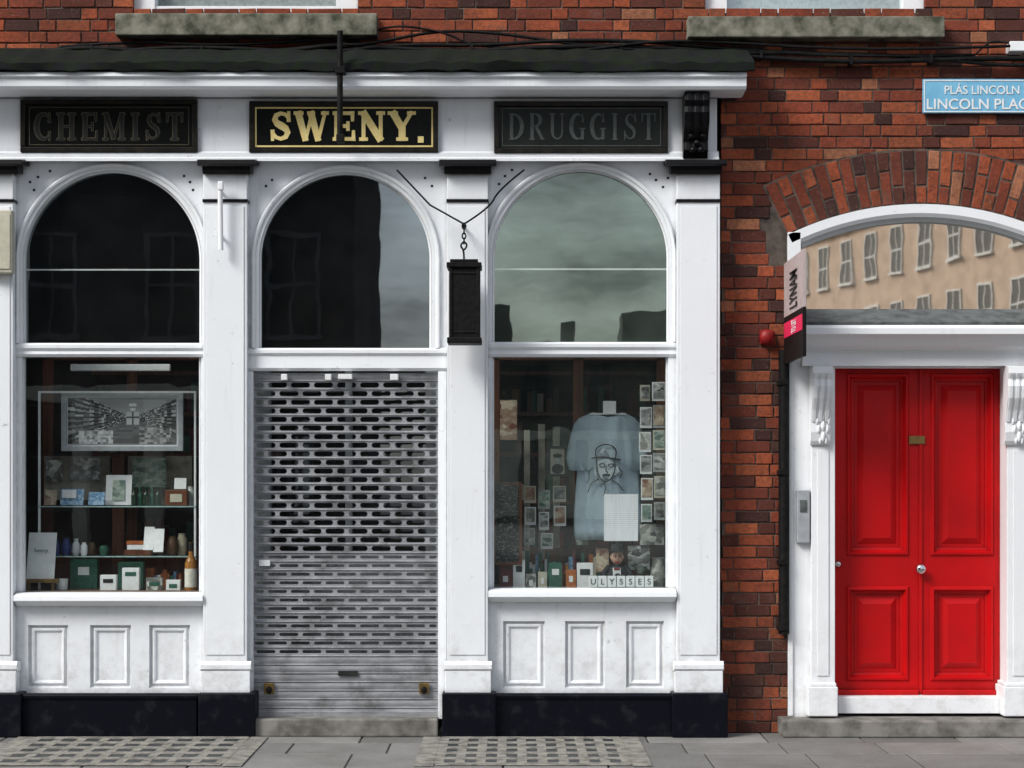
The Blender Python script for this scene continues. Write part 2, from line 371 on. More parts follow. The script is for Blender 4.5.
def lettering(name,s,px0,px1,pyT,pyB,y,mat,parent,grow=0,thick=.004,gap=.12,wt=1.0):
    tot=sum(GL[c][0]+gap for c in s)-gap; sx=(px1-px0)/tot; h=pyB-pyT
    vs=[];fs=[];cur=px0;cnt=0
    for c in s:
        w,st=GL[c]
        for P,Wd in st:
            P=[(cur+p[0]*sx,pyB-p[1]*h) for p in P]
            n=len(P);base=len(vs); yy=y-.00025*(cnt%7); cnt+=1
            u=(sx+h*.8)/2*wt
            if grow:
                d=Vector(P[0])-Vector(P[1]); d.normalize(); P[0]=tuple(Vector(P[0])+d*grow)
                d=Vector(P[-1])-Vector(P[-2]); d.normalize(); P[-1]=tuple(Vector(P[-1])+d*grow)
            for i in range(n):
                a=Vector(P[max(i-1,0)]);b=Vector(P[min(i+1,n-1)]); t=(b-a); t.normalize(); nn=Vector((-t.y,t.x))
                hw=Wd[i]*u/2+grow
                q=Vector(P[i])
                for sgn in (1,-1):
                    e=q+nn*hw*sgn; ww=W(e.x,e.y,yy); vs.append(ww); vs.append((ww[0],yy+thick,ww[2]))
            for i in range(n-1):
                a=base+i*4;b=a+4
                fs+=[(a,a+2,b+2,b),(a,b,b+1,a+1),(a+2,a+3,b+3,b+2)]
            fs+=[(base,base+1,base+3,base+2),(base+4*n-4,base+4*n-2,base+4*n-1,base+4*n-3)]
        cur+=(w+gap)*sx
    return mesh(name,vs,fs,mat,parent)

# ---------------------------------------------------------------- brick building
B=empty('brick_building')
yb=.34; yf=.009
boxes('wall_core',[(-300,1300,-420,-250,yf,yb),(-300,133,-250,13,yf,yb),(358,705,-250,13,yf,yb),(925,1300,-250,13,yf,yb),
  (-300,1300,13,62,yf,yb),(-300,-45,62,735,yf,yb),(722,1300,62,150,yf,yb),(722,789,150,735,yf,yb),(1053,1300,150,735,yf,yb)],MORTAR,B,0)
CXD=921;RD=305;CYD=203+RD
spandrel('wall_over_arch',CXD,CYD,RD-1,132.5,150,yf,yb,MORTAR,B)
sweep_arc('arch_mortar',CXD,CYD,-26.2,26.2,[(RD-2,-.004),(RD+54,-.004),(RD+54,.02),(RD-2,.02)],MORTAR,B)
pal=[((.35,.082,.036),5),((.27,.060,.031),5),((.40,.106,.046),3),((.19,.047,.028),3.5),((.12,.037,.027),3),((.060,.028,.025),2.5),((.42,.17,.09),1)]
def bcol():
    c=random.choices([p[0] for p in pal],[p[1] for p in pal])[0]; k=random.uniform(.78,1.15); return tuple(x*k for x in c)
bv=[];bf=[];bc=[]
def brick(pts,y,c,ch=.003,yback=.03):
    n=len(bv); cx=sum(p[0] for p in pts)/4; cz=sum(p[1] for p in pts)/4
    def ins(p,d):
        v=Vector((cx-p[0],cz-p[1])); return (p[0]+(d if v.x>0 else -d),p[1]+(d if v.y>0 else -d))
    for p in pts: q=ins(p,ch*random.uniform(.7,1.8)); bv.append((q[0],y+random.uniform(-.001,.001),q[1]))
    for p in pts: bv.append((p[0],y+ch,p[1]))
    for p in pts: bv.append((p[0],yback,p[1]))
    bf.append((n,n+1,n+2,n+3))
    for o in (0,4):
        for k in range(4): bf.append((n+o+k,n+o+4+k,n+o+4+(k+1)%4,n+o+(k+1)%4))
    bc.extend([c]*12)
def opn(px0,px1,py0,py1): 
    a=W(px0,py1);b=W(px1,py0); return (a[0],b[0],a[2],b[2])
ops=[opn(133,358,-250,13),opn(705,925,-250,13),opn(-45,721,62,740),opn(789,1053,232,740)]
X0=W(-300,0)[0];X1=W(1300,0)[0];ZT=W(0,-420)[2]
crs=.0755; jt=.0085; z=0;row=0
cxa,_,cza=W(CXD,CYD)
while z<ZT:
    x=X0+(-.08 if row%2 else 0)-random.uniform(0,.03); k=0
    while x<X1:
        L=.215 if k%2==0 else .103; L*=random.uniform(.97,1.03)
        a=max(x,X0);b=min(x+L,X1);zc=z+crs/2
        if a<X1 and b>X0:
            segs=[(a,b)]
            for o in ops:
                if o[2]<zc<o[3]:
                    ns=[]
                    for (p,q) in segs:
                        if q<=o[0] or p>=o[1]: ns.append((p,q)); continue
                        if p<o[0]: ns.append((p,o[0]))
                        if q>o[1]: ns.append((o[1],q))
                    segs=ns
            for (p,q) in segs:
                if q-p<.02: continue
                mx=(p+q)/2
                if abs(mx-cxa)<1.0 and math.hypot(mx-cxa,zc-cza)<(RD+28)/S and zc>W(0,260)[2]: continue
                j=lambda:random.uniform(-.0022,.0022)
                brick([(p+j(),z+j()),(q+j(),z+j()),(q+j(),z+crs-jt+j()),(p+j(),z+crs-jt+j())],random.uniform(-.003,.004),bcol())
        x+=L+jt; k+=1
    z+=crs; row+=1
nv=25; am=26.0
for i in range(nv):
    a0=-am+2*am*i/nv; a1=a0+2*am/nv
    g=.18
    cut=(RD+33) if i%2 else (RD+17)
    for r0,r1 in ((RD,cut-1),(cut+1,RD+52)):
        P=[]
        for (r,a) in ((r0,a0+g),(r0,a1-g),(r1,a1-g),(r1,a0+g)):
            t=math.radians(a); w=W(CXD+r*math.sin(t),CYD-r*math.cos(t)); P.append((w[0]+random.uniform(-.0015,.0015),w[2]+random.uniform(-.002,.002)))
        brick(P,-.0105+random.uniform(-.002,.002),bcol(),.003,.0)
mesh('brickwork',bv,bf,BRICK,B,recalc=False,colors=bc)
boxes('parapet_coping',[(-305,1305,-432,-420,-.06,yb+.05)],STONE,B)
for i,(a,b,t,bt) in enumerate(((115,377,13,35),(688,945,16,37))):
    o=box('window_sill',a,b,t,bt,-.12,.12,STONE,B,.008)
for (a,b,bot) in ((133,358,13),(705,925,16)):
    boxes('sash_frame',[(a,a+22,-250,bot-.5,.05,.2),(b-22,b,-250,bot-.5,.05,.2),(a+22,b-22,-250,-236,.05,.2),(a+22,b-22,-124,-114,.07,.18),(a+22,b-22,bot-7,bot-.5,.06,.2)],WHITE2,B)
    pane('sash_glass',a+20,b-20,-245,bot-5,.11,G_UP,B)
    pane('roller_blind',a+20,b-20,-245,bot-5,.16,GREYPAP,B)
wboxes('roof_and_back',[(X0,X1,yb+.01,5,ZT-.2,ZT-.1),(X0,X1,5,5.2,0,ZT-.1),(X0,X0+.1,yb+.01,5,0,ZT-.21),(X1-.1,X1,yb+.01,5,0,ZT-.21)],MORTAR,B,0)

# door surround
DS=empty('door_surround',B)
sweep_arc('fanlight_arch_frame',CXD,CYD,-25.9,25.9,[(RD-1,-.03),(RD-1,.14),(RD-14,.14),(RD-14,-.015),(RD-10,-.03)],WHITE2,DS)
sweep_arc('fanlight_arch_bead',CXD,CYD,-24.5,24.5,[(RD-14,.05),(RD-14,.13),(RD-19,.13),(RD-19,.06)],WHITE2,DS)
for s in (0,1):
    def mx(a,b): return (a,b) if s==0 else (2*CXD-b,2*CXD-a)
    def MB(n,a,b,t,bt,f,bk,m=WHITE2,bev=.003):
        p=mx(a,b); return box(n,p[0],p[1],t,bt,f,bk,m,DS,bev)
    MB('fanlight_jamb',788,801,232,322,-.03,.14)
    MB('outer_architrave',790,811,352,719,-.03,.1); MB('outer_architrave_bead',788,793,352,716,-.045,-.031)
    MB('inner_pilaster',811.3,835,366,684,-.075,.1)
    MB('pilaster_flute',817,829,450,676,-.082,-.0755,WHITE2,.004)
    MB('pilaster_base',808,838,687,716.5,-.12,.1,WHITE2,.006); MB('pilaster_base_mould',810,836.5,683,686.8,-.105,.1,WHITE2,.006)
    c=mx(813,833)
    pr=[(-.06,366),(-.20,366),(-.205,373),(-.185,379),(-.195,386),(-.18,398),(-.14,410),(-.115,422),(-.12,432),(-.105,441),(-.09,445),(-.06,445)]
    prof_x('console',c[0],c[1],pr,WHITE2,DS,.003)
    for q in (1.5,8,14.5): prof_x('console_rib',c[0]+q,c[0]+q+3.5,[(y-.009,py) for y,py in pr[2:8]]+[(-.1,420),(-.1,380)],WHITE2,DS,.002)
    mxp=(c[0]+c[1])/2
    for (dx,py,r) in ((-6,421,.015),(6,421,.015),(0,416,.017),(-4.5,429,.017),(4.5,429,.017),(0,437,.020),(0,426,.020),(-3,441,.012),(3,441,.012)):
        sphere('console_acanthus',W(mxp+dx,py,-.118),r,WHITE2,DS,(.75,.8,1.7))
prof_x('door_entablature',806,2*CXD-806,[(.1,325),(-.25,325),(-.27,328),(-.27,334),(-.24,338),(-.2,346),(-.13,350),(-.12,353),(-.12,366),(.1,366)],WHITE2,DS,.002)
prof_x('fanlight_sill',803,2*CXD-803,[(.14,309),(.02,309),(-.25,322),(-.25,324.8),(.14,324.8)],GREYLEAD,DS,.002)
pane('fanlight_glass',795,2*CXD-795,200,312,.10,G_FAN,DS)
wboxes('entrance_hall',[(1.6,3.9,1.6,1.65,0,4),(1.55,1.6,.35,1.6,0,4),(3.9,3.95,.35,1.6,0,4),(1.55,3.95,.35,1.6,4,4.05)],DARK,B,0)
box('door_head',830,1012,360,368,.03,.2,WHITE2,DS)
box('door_threshold',838,1005,697,713.5,-.03,.2,WHITE2,DS)
box('door_step',783,1062,721,735,-.24,.2,STEP,DS,.01)
boxes('door_stop',[(1006.5,1012,366,697,.03,.2)],WHITE2,DS)
DR=empty('front_door',B)
yd=.10; PP=[(1.5,-.012),(3.5,-.014),(6,.016),(8,.020),(8.5,.030),(12,.030),(18,.010)]
for (a,b,nm) in ((832,920.2,'door_leaf_left'),(921.4,1010,'door_leaf_right')):
    l=846 if a<900 else 930; r=909 if a<900 else 994
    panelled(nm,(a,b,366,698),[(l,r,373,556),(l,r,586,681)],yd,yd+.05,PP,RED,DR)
box('meeting_bead',919.2,922.6,368,697,yd-.010,yd+.04,RED,DR,.003)
boxes('weather_board',[(836,918.8,690,697,yd-.03,yd-.0005),(923,1006,690,697,yd-.03,yd-.0005)],RED,DR,.006)
kx=W(921,569,yd-.05)
sphere('door_knob',kx,.033,CHROME,DR,(1,.7,1)); 
tube('knob_spindle',[(kx[0],kx[1],kx[2]),(kx[0],yd,kx[2])],.012,CHROME,DR)
box('name_plate',909,925,436,444,yd-.013,yd-.0105,BRASS,DR,.001)
sphere('side_knob',W(838,564,yd-.01),.022,CHROME,DR)

# ---------------------------------------------------------------- shopfront
F=empty('shopfront')
FX0=-60
prof_x('lead_flashing',FX0-20,755,[(0.0,48),(-.12,50),(-.40,60),(-.43,62),(-.43,70.5),(-.40,71.5),(0,71.5)],LEAD,F,.003,nx=260,jit=.022)
prof_x('cornice',FX0-15,747,[(-.008,72),(-.40,72),(-.405,76),(-.385,78),(-.385,86),(-.37,89.5),(-.155,97.5),(-.008,98)],WHITE,F,.002)
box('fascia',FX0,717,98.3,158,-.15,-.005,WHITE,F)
prof_x('fascia_architrave',FX0,719,[(-.15,151),(-.175,153),(-.175,157),(-.19,158.3),(-.19,161),(-.07,161),(-.07,151)],WHITE,F)
pil=[(-32,13),(203,247),(447,488),(677,720)]
caps=[(-40,22),(197,255),(439,496),(666,727)]
for (a,b),(c,d) in zip(pil,caps):
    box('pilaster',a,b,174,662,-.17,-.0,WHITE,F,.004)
    box('pilaster_edge_fillet',a+3,b-3,206,655,-.176,-.1705,WHITE,F,.003)
    prof_x('capital',c,d,[(-.05,159.5),(-.265,159.5),(-.27,164),(-.25,166),(-.05,166)],BLACK,F,.002)
    prof_x('capital_neck',c+5,d-5,[(-.05,166.1),(-.235,166.1),(-.225,170),(-.205,174),(-.05,174)],BLACK,F,.002)
    box('pilaster_band',a-.6,b+.6,199,202,-.179,-.05,BLACK,F,.001)
    prof_x('pilaster_base_mould',a-3,b+4,[(-.0,661),(-.185,661),(-.2,665),(-.2,669),(-.19,671),(0,671)],WHITE,F,.003)
    box('pilaster_base',a-2,b+3,671.2,693,-.195,0,WHITE,F,.004)
    box('pilaster_plinth',a-5,b+8,693.3,740,-.235,0,NAVY,F,.008)
boxes('plinth',[(FX0,197,698,740,-.19,0),(448,672,698,740,-.19,0)],NAVY,F,.006)
prof_x('plinth_cap',FX0,197.5,[(0,693),(-.19,693),(-.205,696),(-.20,699),(0,699)],NAVY,F,.002)
prof_x('plinth_cap_b',447,671.5,[(0,693),(-.19,693),(-.205,696),(-.20,699),(0,699)],NAVY,F,.002)
pr=[(-.15,92),(-.33,92),(-.34,100),(-.32,106),(-.33,112),(-.31,124),(-.25,134),(-.22,142),(-.23,150),(-.20,158.5),(-.15,158.5)]
prof_x('fascia_console',685,710,pr,BLACK,F,.004)
for q in (2,10,18): prof_x('fascia_console_rib',685+q,685+q+4.5,[(y-.012,py) for y,py in pr[1:9]]+[(-.2,140),(-.2,95)],BLACK,F,.003)
for (dx,py) in ((0,128),(-6,136),(6,136),(0,143),(-4,150),(4,150)): sphere('console_leaf',W(697+dx,py,-.25),.022,BLACK,F)
bays=[(13,203,23.5,201.5,171,343,'L'),(247,447,259.5,431.5,173,348,'M'),(488,677,492.5,668.5,170,342,'R')]
for (p0,p1,o0,o1,top,bot,tag) in bays:
    cx=(o0+o1)/2;R=(o1-o0)/2;cy=top+R; yv=-.085
    spandrel('spandrel_'+tag,cx,cy,R,R-.01,161.2,yv,-.01,WHITE,F)
    boxes('window_jamb_'+tag,[(p0-2,o0,161.2,bot,yv,-.01),(o1,p1+2,161.2,bot,yv,-.01)],WHITE,F,0)
    sweep_arc('archivolt_'+tag,cx,cy,-90,90,[(R+.6,yv-.0),(R+.6,yv-.012),(R+4,yv-.014),(R+5,yv-.026),(R+7,yv-.030),(R+8.2,yv-.02),(R+8.2,yv+.005),(R+.6,yv+.005)],WHITE,F,legs=bot)
    sweep_arc('glazing_bead_'+tag,cx,cy,-90,90,[(R-.2,-.055),(R-2,-.045),(R-2,-.02),(R-.2,-.02)],WHITE,F,legs=bot)
    pane('arched_glass_'+tag,o0-2,o1+2,top-3,bot+1,-.03,G_RT if tag=='R' else G_UP,F)
    bb=357 if tag!='M' else 371
    prof_x('transom_'+tag,p0+.3,p1-.3,[(-.01,bot),(-.10,bot),(-.115,bot+2),(-.115,bot+5),(-.10,bot+8),(-.105,bb-3),(-.09,bb),(-.01,bb)],WHITE,F)
    if tag!='M':
        l0,l1=(22,201) if tag=='L' else (492,668)
        tb=592 if tag=='L' else 588
        boxes('display_jamb_'+tag,[(p0-2,l0,bb,tb,yv,-.01),(l1,p1+2,bb,tb,yv,-.01)],WHITE,F,.002)
        boxes('display_bead_'+tag,[(l0,l0+2,bb+.2,tb-.2,-.06,-.015),(l1-2,l1,bb+.2,tb-.2,-.06,-.015)],WHITE,F,.002)
        pane('display_glass_'+tag,l0-2,l1+2,bb-2,tb+2,-.03,G_LO if tag=='L' else G_LR,F)
        prof_x('display_sill_'+tag,p0+.3,p1-.3,[(-.01,tb),(-.12,tb+.5),(-.19,tb+4),(-.195,tb+9),(-.16,tb+11),(-.12,tb+14),(-.01,tb+14)],WHITE,F,.002)
        pn=[(28,68),(90,131),(149,190)] if tag=='L' else [(503,545),(565,605),(626,664)]
        panelled('stall_riser_'+tag,(p0-2,p1+2,tb+14,694),[(a,b,tb+33,688) for a,b in pn],-.10,-.02,[(.8,.02),(2,.024),(4.5,.01),(6,.013),(7.5,.024)],WHITE,F)
hv=[]
for (x,y) in [(30,182),(38,177),(34,190),(50,171),(190,182),(184,176),(193,190),(505,176),(499,184),(512,170),(656,180),(663,187),(650,174),(668,178),(272,180),(266,186),(425,178),(432,186)]:
    w=W(x,y,-.086); 
    hv.append((w[0]-.008,w[0]+.008,-.0875,-.08,w[2]-.008,w[2]+.008))
wboxes('vent_holes',hv,INK,F,.003)
boxes('pale_line_strip',[(25,200,269,270.5,.0,.01),(494,667,268.3,270,.0,.01)],PAPER,F,0)  # added white strips standing in for a pale line across two arched panes
xa=W(-10,0)[0];xb=W(716,0)[0];zt=W(0,150)[2]
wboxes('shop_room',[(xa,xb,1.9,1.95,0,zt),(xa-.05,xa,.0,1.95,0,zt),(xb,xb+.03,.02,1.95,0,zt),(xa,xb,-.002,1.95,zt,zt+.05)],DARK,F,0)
zs=W(0,591,0)[2]
for (a,b) in ((13,203),(488,677)):
    x0=W(a,0)[0];x1=W(b,0)[0]
    wboxes('display_floor',[(x0,x1,-.015,.75,zs-.04,zs)],WOODL,F,.004)
    wboxes('display_back',[(x0,x0+.07,.75,.80,zs-.04,2.55),(x1-.07,x1,.75,.8,zs-.04,2.55),((x0+x1)/2-.035,(x0+x1)/2+.035,.75,.8,zs-.04,2.55),(x0,x1,.75,.8,2.45,2.56),(x0,x1,.75,.8,zs-.04,zs+.25)],MAHOG,F,.004)
wboxes('shop_shelving',[(-3.1,-1.7,1.7,1.9,z_,z_+.03) for z_ in (1.1,1.45,1.8,2.1,2.4)]+[(-.1,1.1,1.7,1.9,z_,z_+.03) for z_ in (1.1,1.45,1.8,2.1,2.4)],MAHOG,F,.002)
for mi,m_ in enumerate((GREENB,BURG,DARKW,MAHOG,CREAM,simple('amber_jar',(.14,.07,.02),.3))):
    L=[]
    for z_ in (1.13,1.48,1.83,2.13):
        for x0,x1 in ((-3.1,-1.7),(-.1,1.1)):
            for q in range(4 if mi!=4 else 1):
                x=random.uniform(x0+.02,x1-.1); w=random.uniform(.03,.07); L.append((x,x+w,1.71+mi*.012,1.8,z_,z_+random.uniform(.1,.22)))
    wboxes('shelf_stock',L,m_,F,.004)
wboxes('shop_door_behind',[(W(250,0)[0],W(440,0)[0],.25,.3,0,1.15),(W(250,0)[0],W(266,0)[0],.25,.3,1.15,2.4),(W(424,0)[0],W(440,0)[0],.25,.3,1.15,2.4),(W(342,0)[0],W(349,0)[0],.235,.3,1.15,2.4)],simple('door_grey_paint',(.22,.24,.25),.5),F,.004)
pane('shop_door_glass',262,428,370,560,.27,G_UP,F)
box('shop_door_step',254,438,719,740,-.20,.3,STEP,F,.01)
boxes('shutter_guide',[(247.3,253,371.3,719,-.10,.05),(438,446.7,371.3,719,-.10,.05)],WHITE,F,.002)
boxes('shutter_hook',[(281,287,374,380,-.13,-.07),(325,331,374,380,-.13,-.07),(338,352,374,379,-.13,-.07),(390,398,374,380,-.13,-.07)],PAPER,F,.003)
tl=empty('pilaster_bracket_arm')
tube('arm',[W(220,186,-.24),W(221,250,-.24)],.016,WHITE2,tl); tube('stay_top',[W(220,190,-.24),W(221,192,-.17)],.01,WHITE2,tl); tube('stay',[W(221,236,-.24),W(221,236,-.17)],.01,WHITE2,tl)
box('arm_tip',217.5,223,181,190,-.26,-.225,WHITE2,tl,.006)

# ---------------------------------------------------------------- roller shutter
RS=empty('roller_shutter')
ys=-.055; vs=[];fs=[]
def quad(x0,x1,z00,z01,z10,z11,y0,y1):
    n=len(vs); vs.extend([(x0,y0,z00),(x1,y0,z10),(x1,y1,z11),(x0,y1,z01)]); fs.append((n,n+1,n+2,n+3))
def ridge(x0,x1,z0,z1,dy,K=5):
    n=len(vs)
    for i in range(K):
        t=i/(K-1); vs.append((x0,ys-dy*math.sin(math.pi*t),z0+(z1-z0)*t)); vs.append((x1,ys-dy*math.sin(math.pi*t),z0+(z1-z0)*t))
    for i in range(K-1): fs.append((n+2*i,n+2*i+1,n+2*i+3,n+2*i+2))
pitch=8.6; py=373.; i=0
while py<711:
    a=W(252.5,py+pitch,ys); b=W(438.5,py,ys)
    x0,x1,z0,z1=a[0],b[0],a[2],b[2]; h=z1-z0
    rz=z0+h*.20
    ridge(x0,x1,z0,rz,.009)
    if py<381 or py>655: ridge(x0,x1,rz,z1,.004); py+=pitch;i+=1; continue
    sh=h*.60 if py<548 else h*.36
    zc=rz+(z1-rz)*.5; cell=.148; sl=.122; off=(i%2)*cell/2
    xs_=x0
    x=x0+.012-off
    rr=sh/2
    while x<x1:
        a_=max(x+(cell-sl)/2,x0+.012); b_=min(x+(cell+sl)/2,x1-.012)
        if b_-a_>.03:
            quad(xs_,a_,rz,z1,rz,z1,ys,ys)
            pts=[a_+rr*(1-math.cos(t*math.pi/8)) for t in range(5)]+[b_-rr*(1-math.cos(t*math.pi/8)) for t in range(4,-1,-1)]
            hs_=[rr*math.sin(t*math.pi/8) for t in range(5)]+[rr*math.sin(t*math.pi/8) for t in range(4,-1,-1)]
            for k in range(len(pts)-1):
                quad(pts[k],pts[k+1],zc+hs_[k],z1,zc+hs_[k+1],z1,ys,ys); quad(pts[k],pts[k+1],rz,zc-hs_[k],rz,zc-hs_[k+1],ys,ys)
            xs_=b_
        x+=cell
    quad(xs_,x1,rz,z1,rz,z1,ys,ys)
    py+=pitch;i+=1
o=mesh('slats',vs,fs,STEEL,RS,recalc=False); sd=o.modifiers.new('s','SOLIDIFY'); sd.thickness=.003; sd.offset=-1
box('bottom_rail',252.5,438.5,711,718.5,ys-.015,ys+.02,STEEL,RS,.004)
for px in (269,424):
    box('padlock_hasp',px-5,px+5,683,694,ys-.03,ys-.013,BRASS,RS,.004)
    sphere('padlock',W(px,690,ys-.035),.02,IRON,RS,(1,.6,1.2))
box('maker_plate',338,358,671,676,ys-.018,ys-.012,INK,RS,.001)
box('lock_plate',259,270,560,566,ys-.02,ys-.0125,PAPER,RS,.001)

# ---------------------------------------------------------------- shop signs
def signboard(x0,x1,y0,y1,m=SIGNBLK):
    s=empty('shop_sign')
    box('board',x0+3,x1-3,y0+3,y1-3,-.165,-.151,m,s,.001)
    boxes('frame',[(x0,x1,y0,y0+5,-.185,-.1505),(x0,x1,y1-5,y1,-.185,-.1505),(x0,x0+5,y0+5.1,y1-5.1,-.184,-.1505),(x1-5,x1,y0+5.1,y1-5.1,-.184,-.1505)],SIGNFR,s,.004)
    return s
def rule(name,x0,x1,y0,y1,t,m,s,y=-.1675):
    boxes(name,[(x0,x1,y0,y0+t,y,-.1655),(x0,x1,y1-t,y1,y,-.1655),(x0,x0+t,y0+t,y1-t,y,-.1655),(x1-t,x1,y0+t,y1-t,y,-.1655)],m,s,0)
s=signboard(20,197,99,152); rule('rule',29,189,107,145,.7,DULLGOLD,s)
lettering('letter_outline','CHEMIST',35,183,113,140,-.1665,DULLGOLD,s,grow=.8,thick=.001,gap=.30,wt=.8); lettering('letters','CHEMIST',35,183,113,140,-.1695,FADED,s,thick=.002,gap=.30,wt=.8)
s=signboard(249,438,101,152); rule('rule',255,433,107,147,1.6,GOLD,s)
lettering('letters','SWENY.',270,425,112,140,-.172,GOLD,s,grow=.9,thick=.006,gap=.16)
s=signboard(494,668,101,153,SIGNBLK2); rule('rule',502,661,108,146,.7,PALEG,s)
lettering('letters','DRUGGIST',508,656,113,140,-.1695,FADEDG,s,thick=.002,gap=.26,wt=.8)

# ---------------------------------------------------------------- wall furniture
P=empty('flagpole_socket')
tube('pole',[W(340,31,-.47),W(340,141,-.47)],.018,IRON,P); 
boxes('collar',[(335,345,66,73,-.50,-.42),(336,344,134,142,-.5,-.44)],IRON,P,.004)
tube('stay',[W(340,137,-.47),W(341,128,-.15)],.010,IRON,P)

H=empty('hanging_lantern'); yl=-.40
def LB(n,a,b,t,bt,dy,m=IRON,bev=.004): return box(n,a,b,t,bt,yl-dy,yl+dy,m,H,bev)
LB('body',449.5,479,267,338,.098,IRON,.006)
LB('top_cap',446.5,481.5,262,267,.115); LB('top_cap_upper',450,478,259,262,.09); LB('base_cap',447,481.5,337,343,.112,IRON,.006)
for a in (449,476.5): LB('corner_bar',a,a+3.4,267,337,.106)
for q in (272,331): LB('cross_bar',449,480,q,q+2,.103)
tube('hook',[W(464,259,yl),W(464,250,yl),W(460,246,yl),W(464,241,yl),W(468,246,yl),W(464,250,yl)],.006,IRON,H)
for k in range(4):
    c=W(464,241-k*5,yl); r=.02
    tube('chain_link',[(c[0]+(r*.6*math.cos(t) if k%2 else 0),c[1]+(0 if k%2 else r*.6*math.cos(t)),c[2]+r*math.sin(t)) for t in [2*math.pi*j/8 for j in range(8)]],.0045,IRON,H,True)
tube('stay_wire_a',[W(464,224,yl),W(430,205,-.3),W(397,170,-.19)],.006,IRON,H)
tube('stay_wire_b',[W(464,224,yl),W(490,208,-.36),W(498,190,-.3),W(524,170,-.19)],.006,IRON,H)
tube('arm',[W(463,226,-.17),W(464,226,yl)],.009,IRON,H)

E=empty('estate_agent_sign')
bxx=W(803,0,-.88)[0]
za,zb_=W(0,356,-.88)[2],W(0,249,-.88)[2]; zm=za+(zb_-za)*.46
wboxes('board_upper',[(bxx,bxx+.02,-.88,-.10,zm,zb_)],PINKG,E,.002)
wboxes('board_lower',[(bxx,bxx+.02,-.88,-.10,za,zm-.0005)],BOARDB,E,.002)
wboxes('pink_strip',[(bxx-.004,bxx-.0005,-.86,-.13,za+.16,za+.255)],PINK,E,0)
def sidetext(n,b,y,z,size,m,sx,al='CENTER',off=.006):
    cu=bpy.data.curves.new(n,'FONT'); cu.body=b; cu.size=size; cu.extrude=.0006; cu.align_x=al; cu.offset=off; cu.materials.append(m)
    o=bpy.data.objects.new(n,cu); col.objects.link(o); o.parent=E
    o.matrix_world=Matrix(((0,0,-1,bxx-.0055),(0,1,0,y),(sx,0,0,z),(0,0,0,1)))
sidetext('name_text','LYNAM',-.66,(zm+zb_)/2-.03,.42,INK,.17)
sidetext('offer_text','TO LET',-.62,za+.207,.24,WHITEL,.10)
wboxes('wall_bracket',[(1.775,1.815,-.3,.0,2.62,2.65),(1.775,1.815,-.3,.0,2.40,2.43)],IRON,E,.002)

N=empty('street_name_sign')
box('plate',923,1036,79,113,-.03,-.006,SIGNBLUE,N,.003)
boxes('plate_border',[(924,1035,80,81,-.0325,-.0305),(924,1035,111.2,112.2,-.0325,-.0305),(924,925,81,111.2,-.0325,-.0305),(1034,1035,81,111.2,-.0325,-.0305)],WHITEL,N,0)
text('irish_name','PLÁS LINCOLN',982,94,8.5,-.033,WHITEL,N,off=.0006,sx=.95); text('english_name','LINCOLN PLACE',981,109,10.5,-.033,WHITEL,N,sx=1.0,off=.001)

A=empty('alarm_bell')
c=W(767,337,-.04)
sphere('bell_dome',c,.05,REDP,A,(1,.75,1)); box('base_plate',760,774,330,344,-.02,0.008,REDP,A,.004)

DP=empty('drainpipe')
a=W(784,0,-.06)[0]
tube('pipe',[(a,-.06,W(0,634,-.06)[2]),(a,-.06,W(0,350,-.06)[2])],.035,IRON,DP)
boxes('pipe_clip',[(779,789,y_,y_+5,-.1,.005) for y_ in (380,470,560,626)],IRON,DP,.003)
IC=empty('door_intercom'); box('case',797,810,490,543,-.075,-.031,ALU,IC,.005); boxes('button_panel',[(800,807,500,512,-.08,-.076)],GREYLEAD,IC,.001)
JB=empty('junction_box'); box('case',-14,12,210,273,-.25,-.178,CREAM,JB,.008); box('lid_line',-12,10,214,269,-.256,-.2505,CREAM,JB,.004)
CB=empty('cable_bracket'); box('insulator',1010,1026,41,51,-.1,.005,WHITE2,CB,.006); tube('arm',[W(975,55,-.03),W(985,44,-.05),W(998,40,-.06),W(1015,45,-.08)],.006,IRON,CB)

K=empty('facade_cable')
def cb(pts,r,y=-.05): tube('cable_run',[W(x,p,y-random.uniform(0,.03)) for x,p in pts],r,IRON,K)
cb([(-300,60),(-100,56),(0,58),(40,52),(90,47),(150,52),(220,54),(300,50),(335,44),(400,49),(470,52),(540,47),(620,46),(700,50),(760,58),(850,62),(930,60),(1000,58),(1150,60),(1290,58)],.017)
cb([(-300,50),(-100,52),(0,50),(80,56),(160,47),(240,48),(320,54),(400,44),(480,46),(560,40),(640,41),(720,48),(800,54),(900,55),(985,64),(1024,66),(1290,62)],.013)
cb([(60,47),(130,41),(200,45),(260,44),(338,38),(345,46),(380,42),(440,30),(500,33),(570,44),(640,50),(700,55),(760,52),(860,57),(975,55)],.010)
cb([(345,58),(420,57),(520,55),(590,50),(660,40),(740,43),(800,47),(900,50),(1010,46)],.010,-.07)
cb([(370,32),(385,27),(410,26),(450,34),(470,46),(560,52),(640,52)],.007)
boxes('cable_clip',[(x,x+3,y_,y_+8,-.09,.005) for x,y_ in ((90,44),(200,45),(470,45),(620,42),(760,50),(850,56),(930,54))],IRON,K,.001)

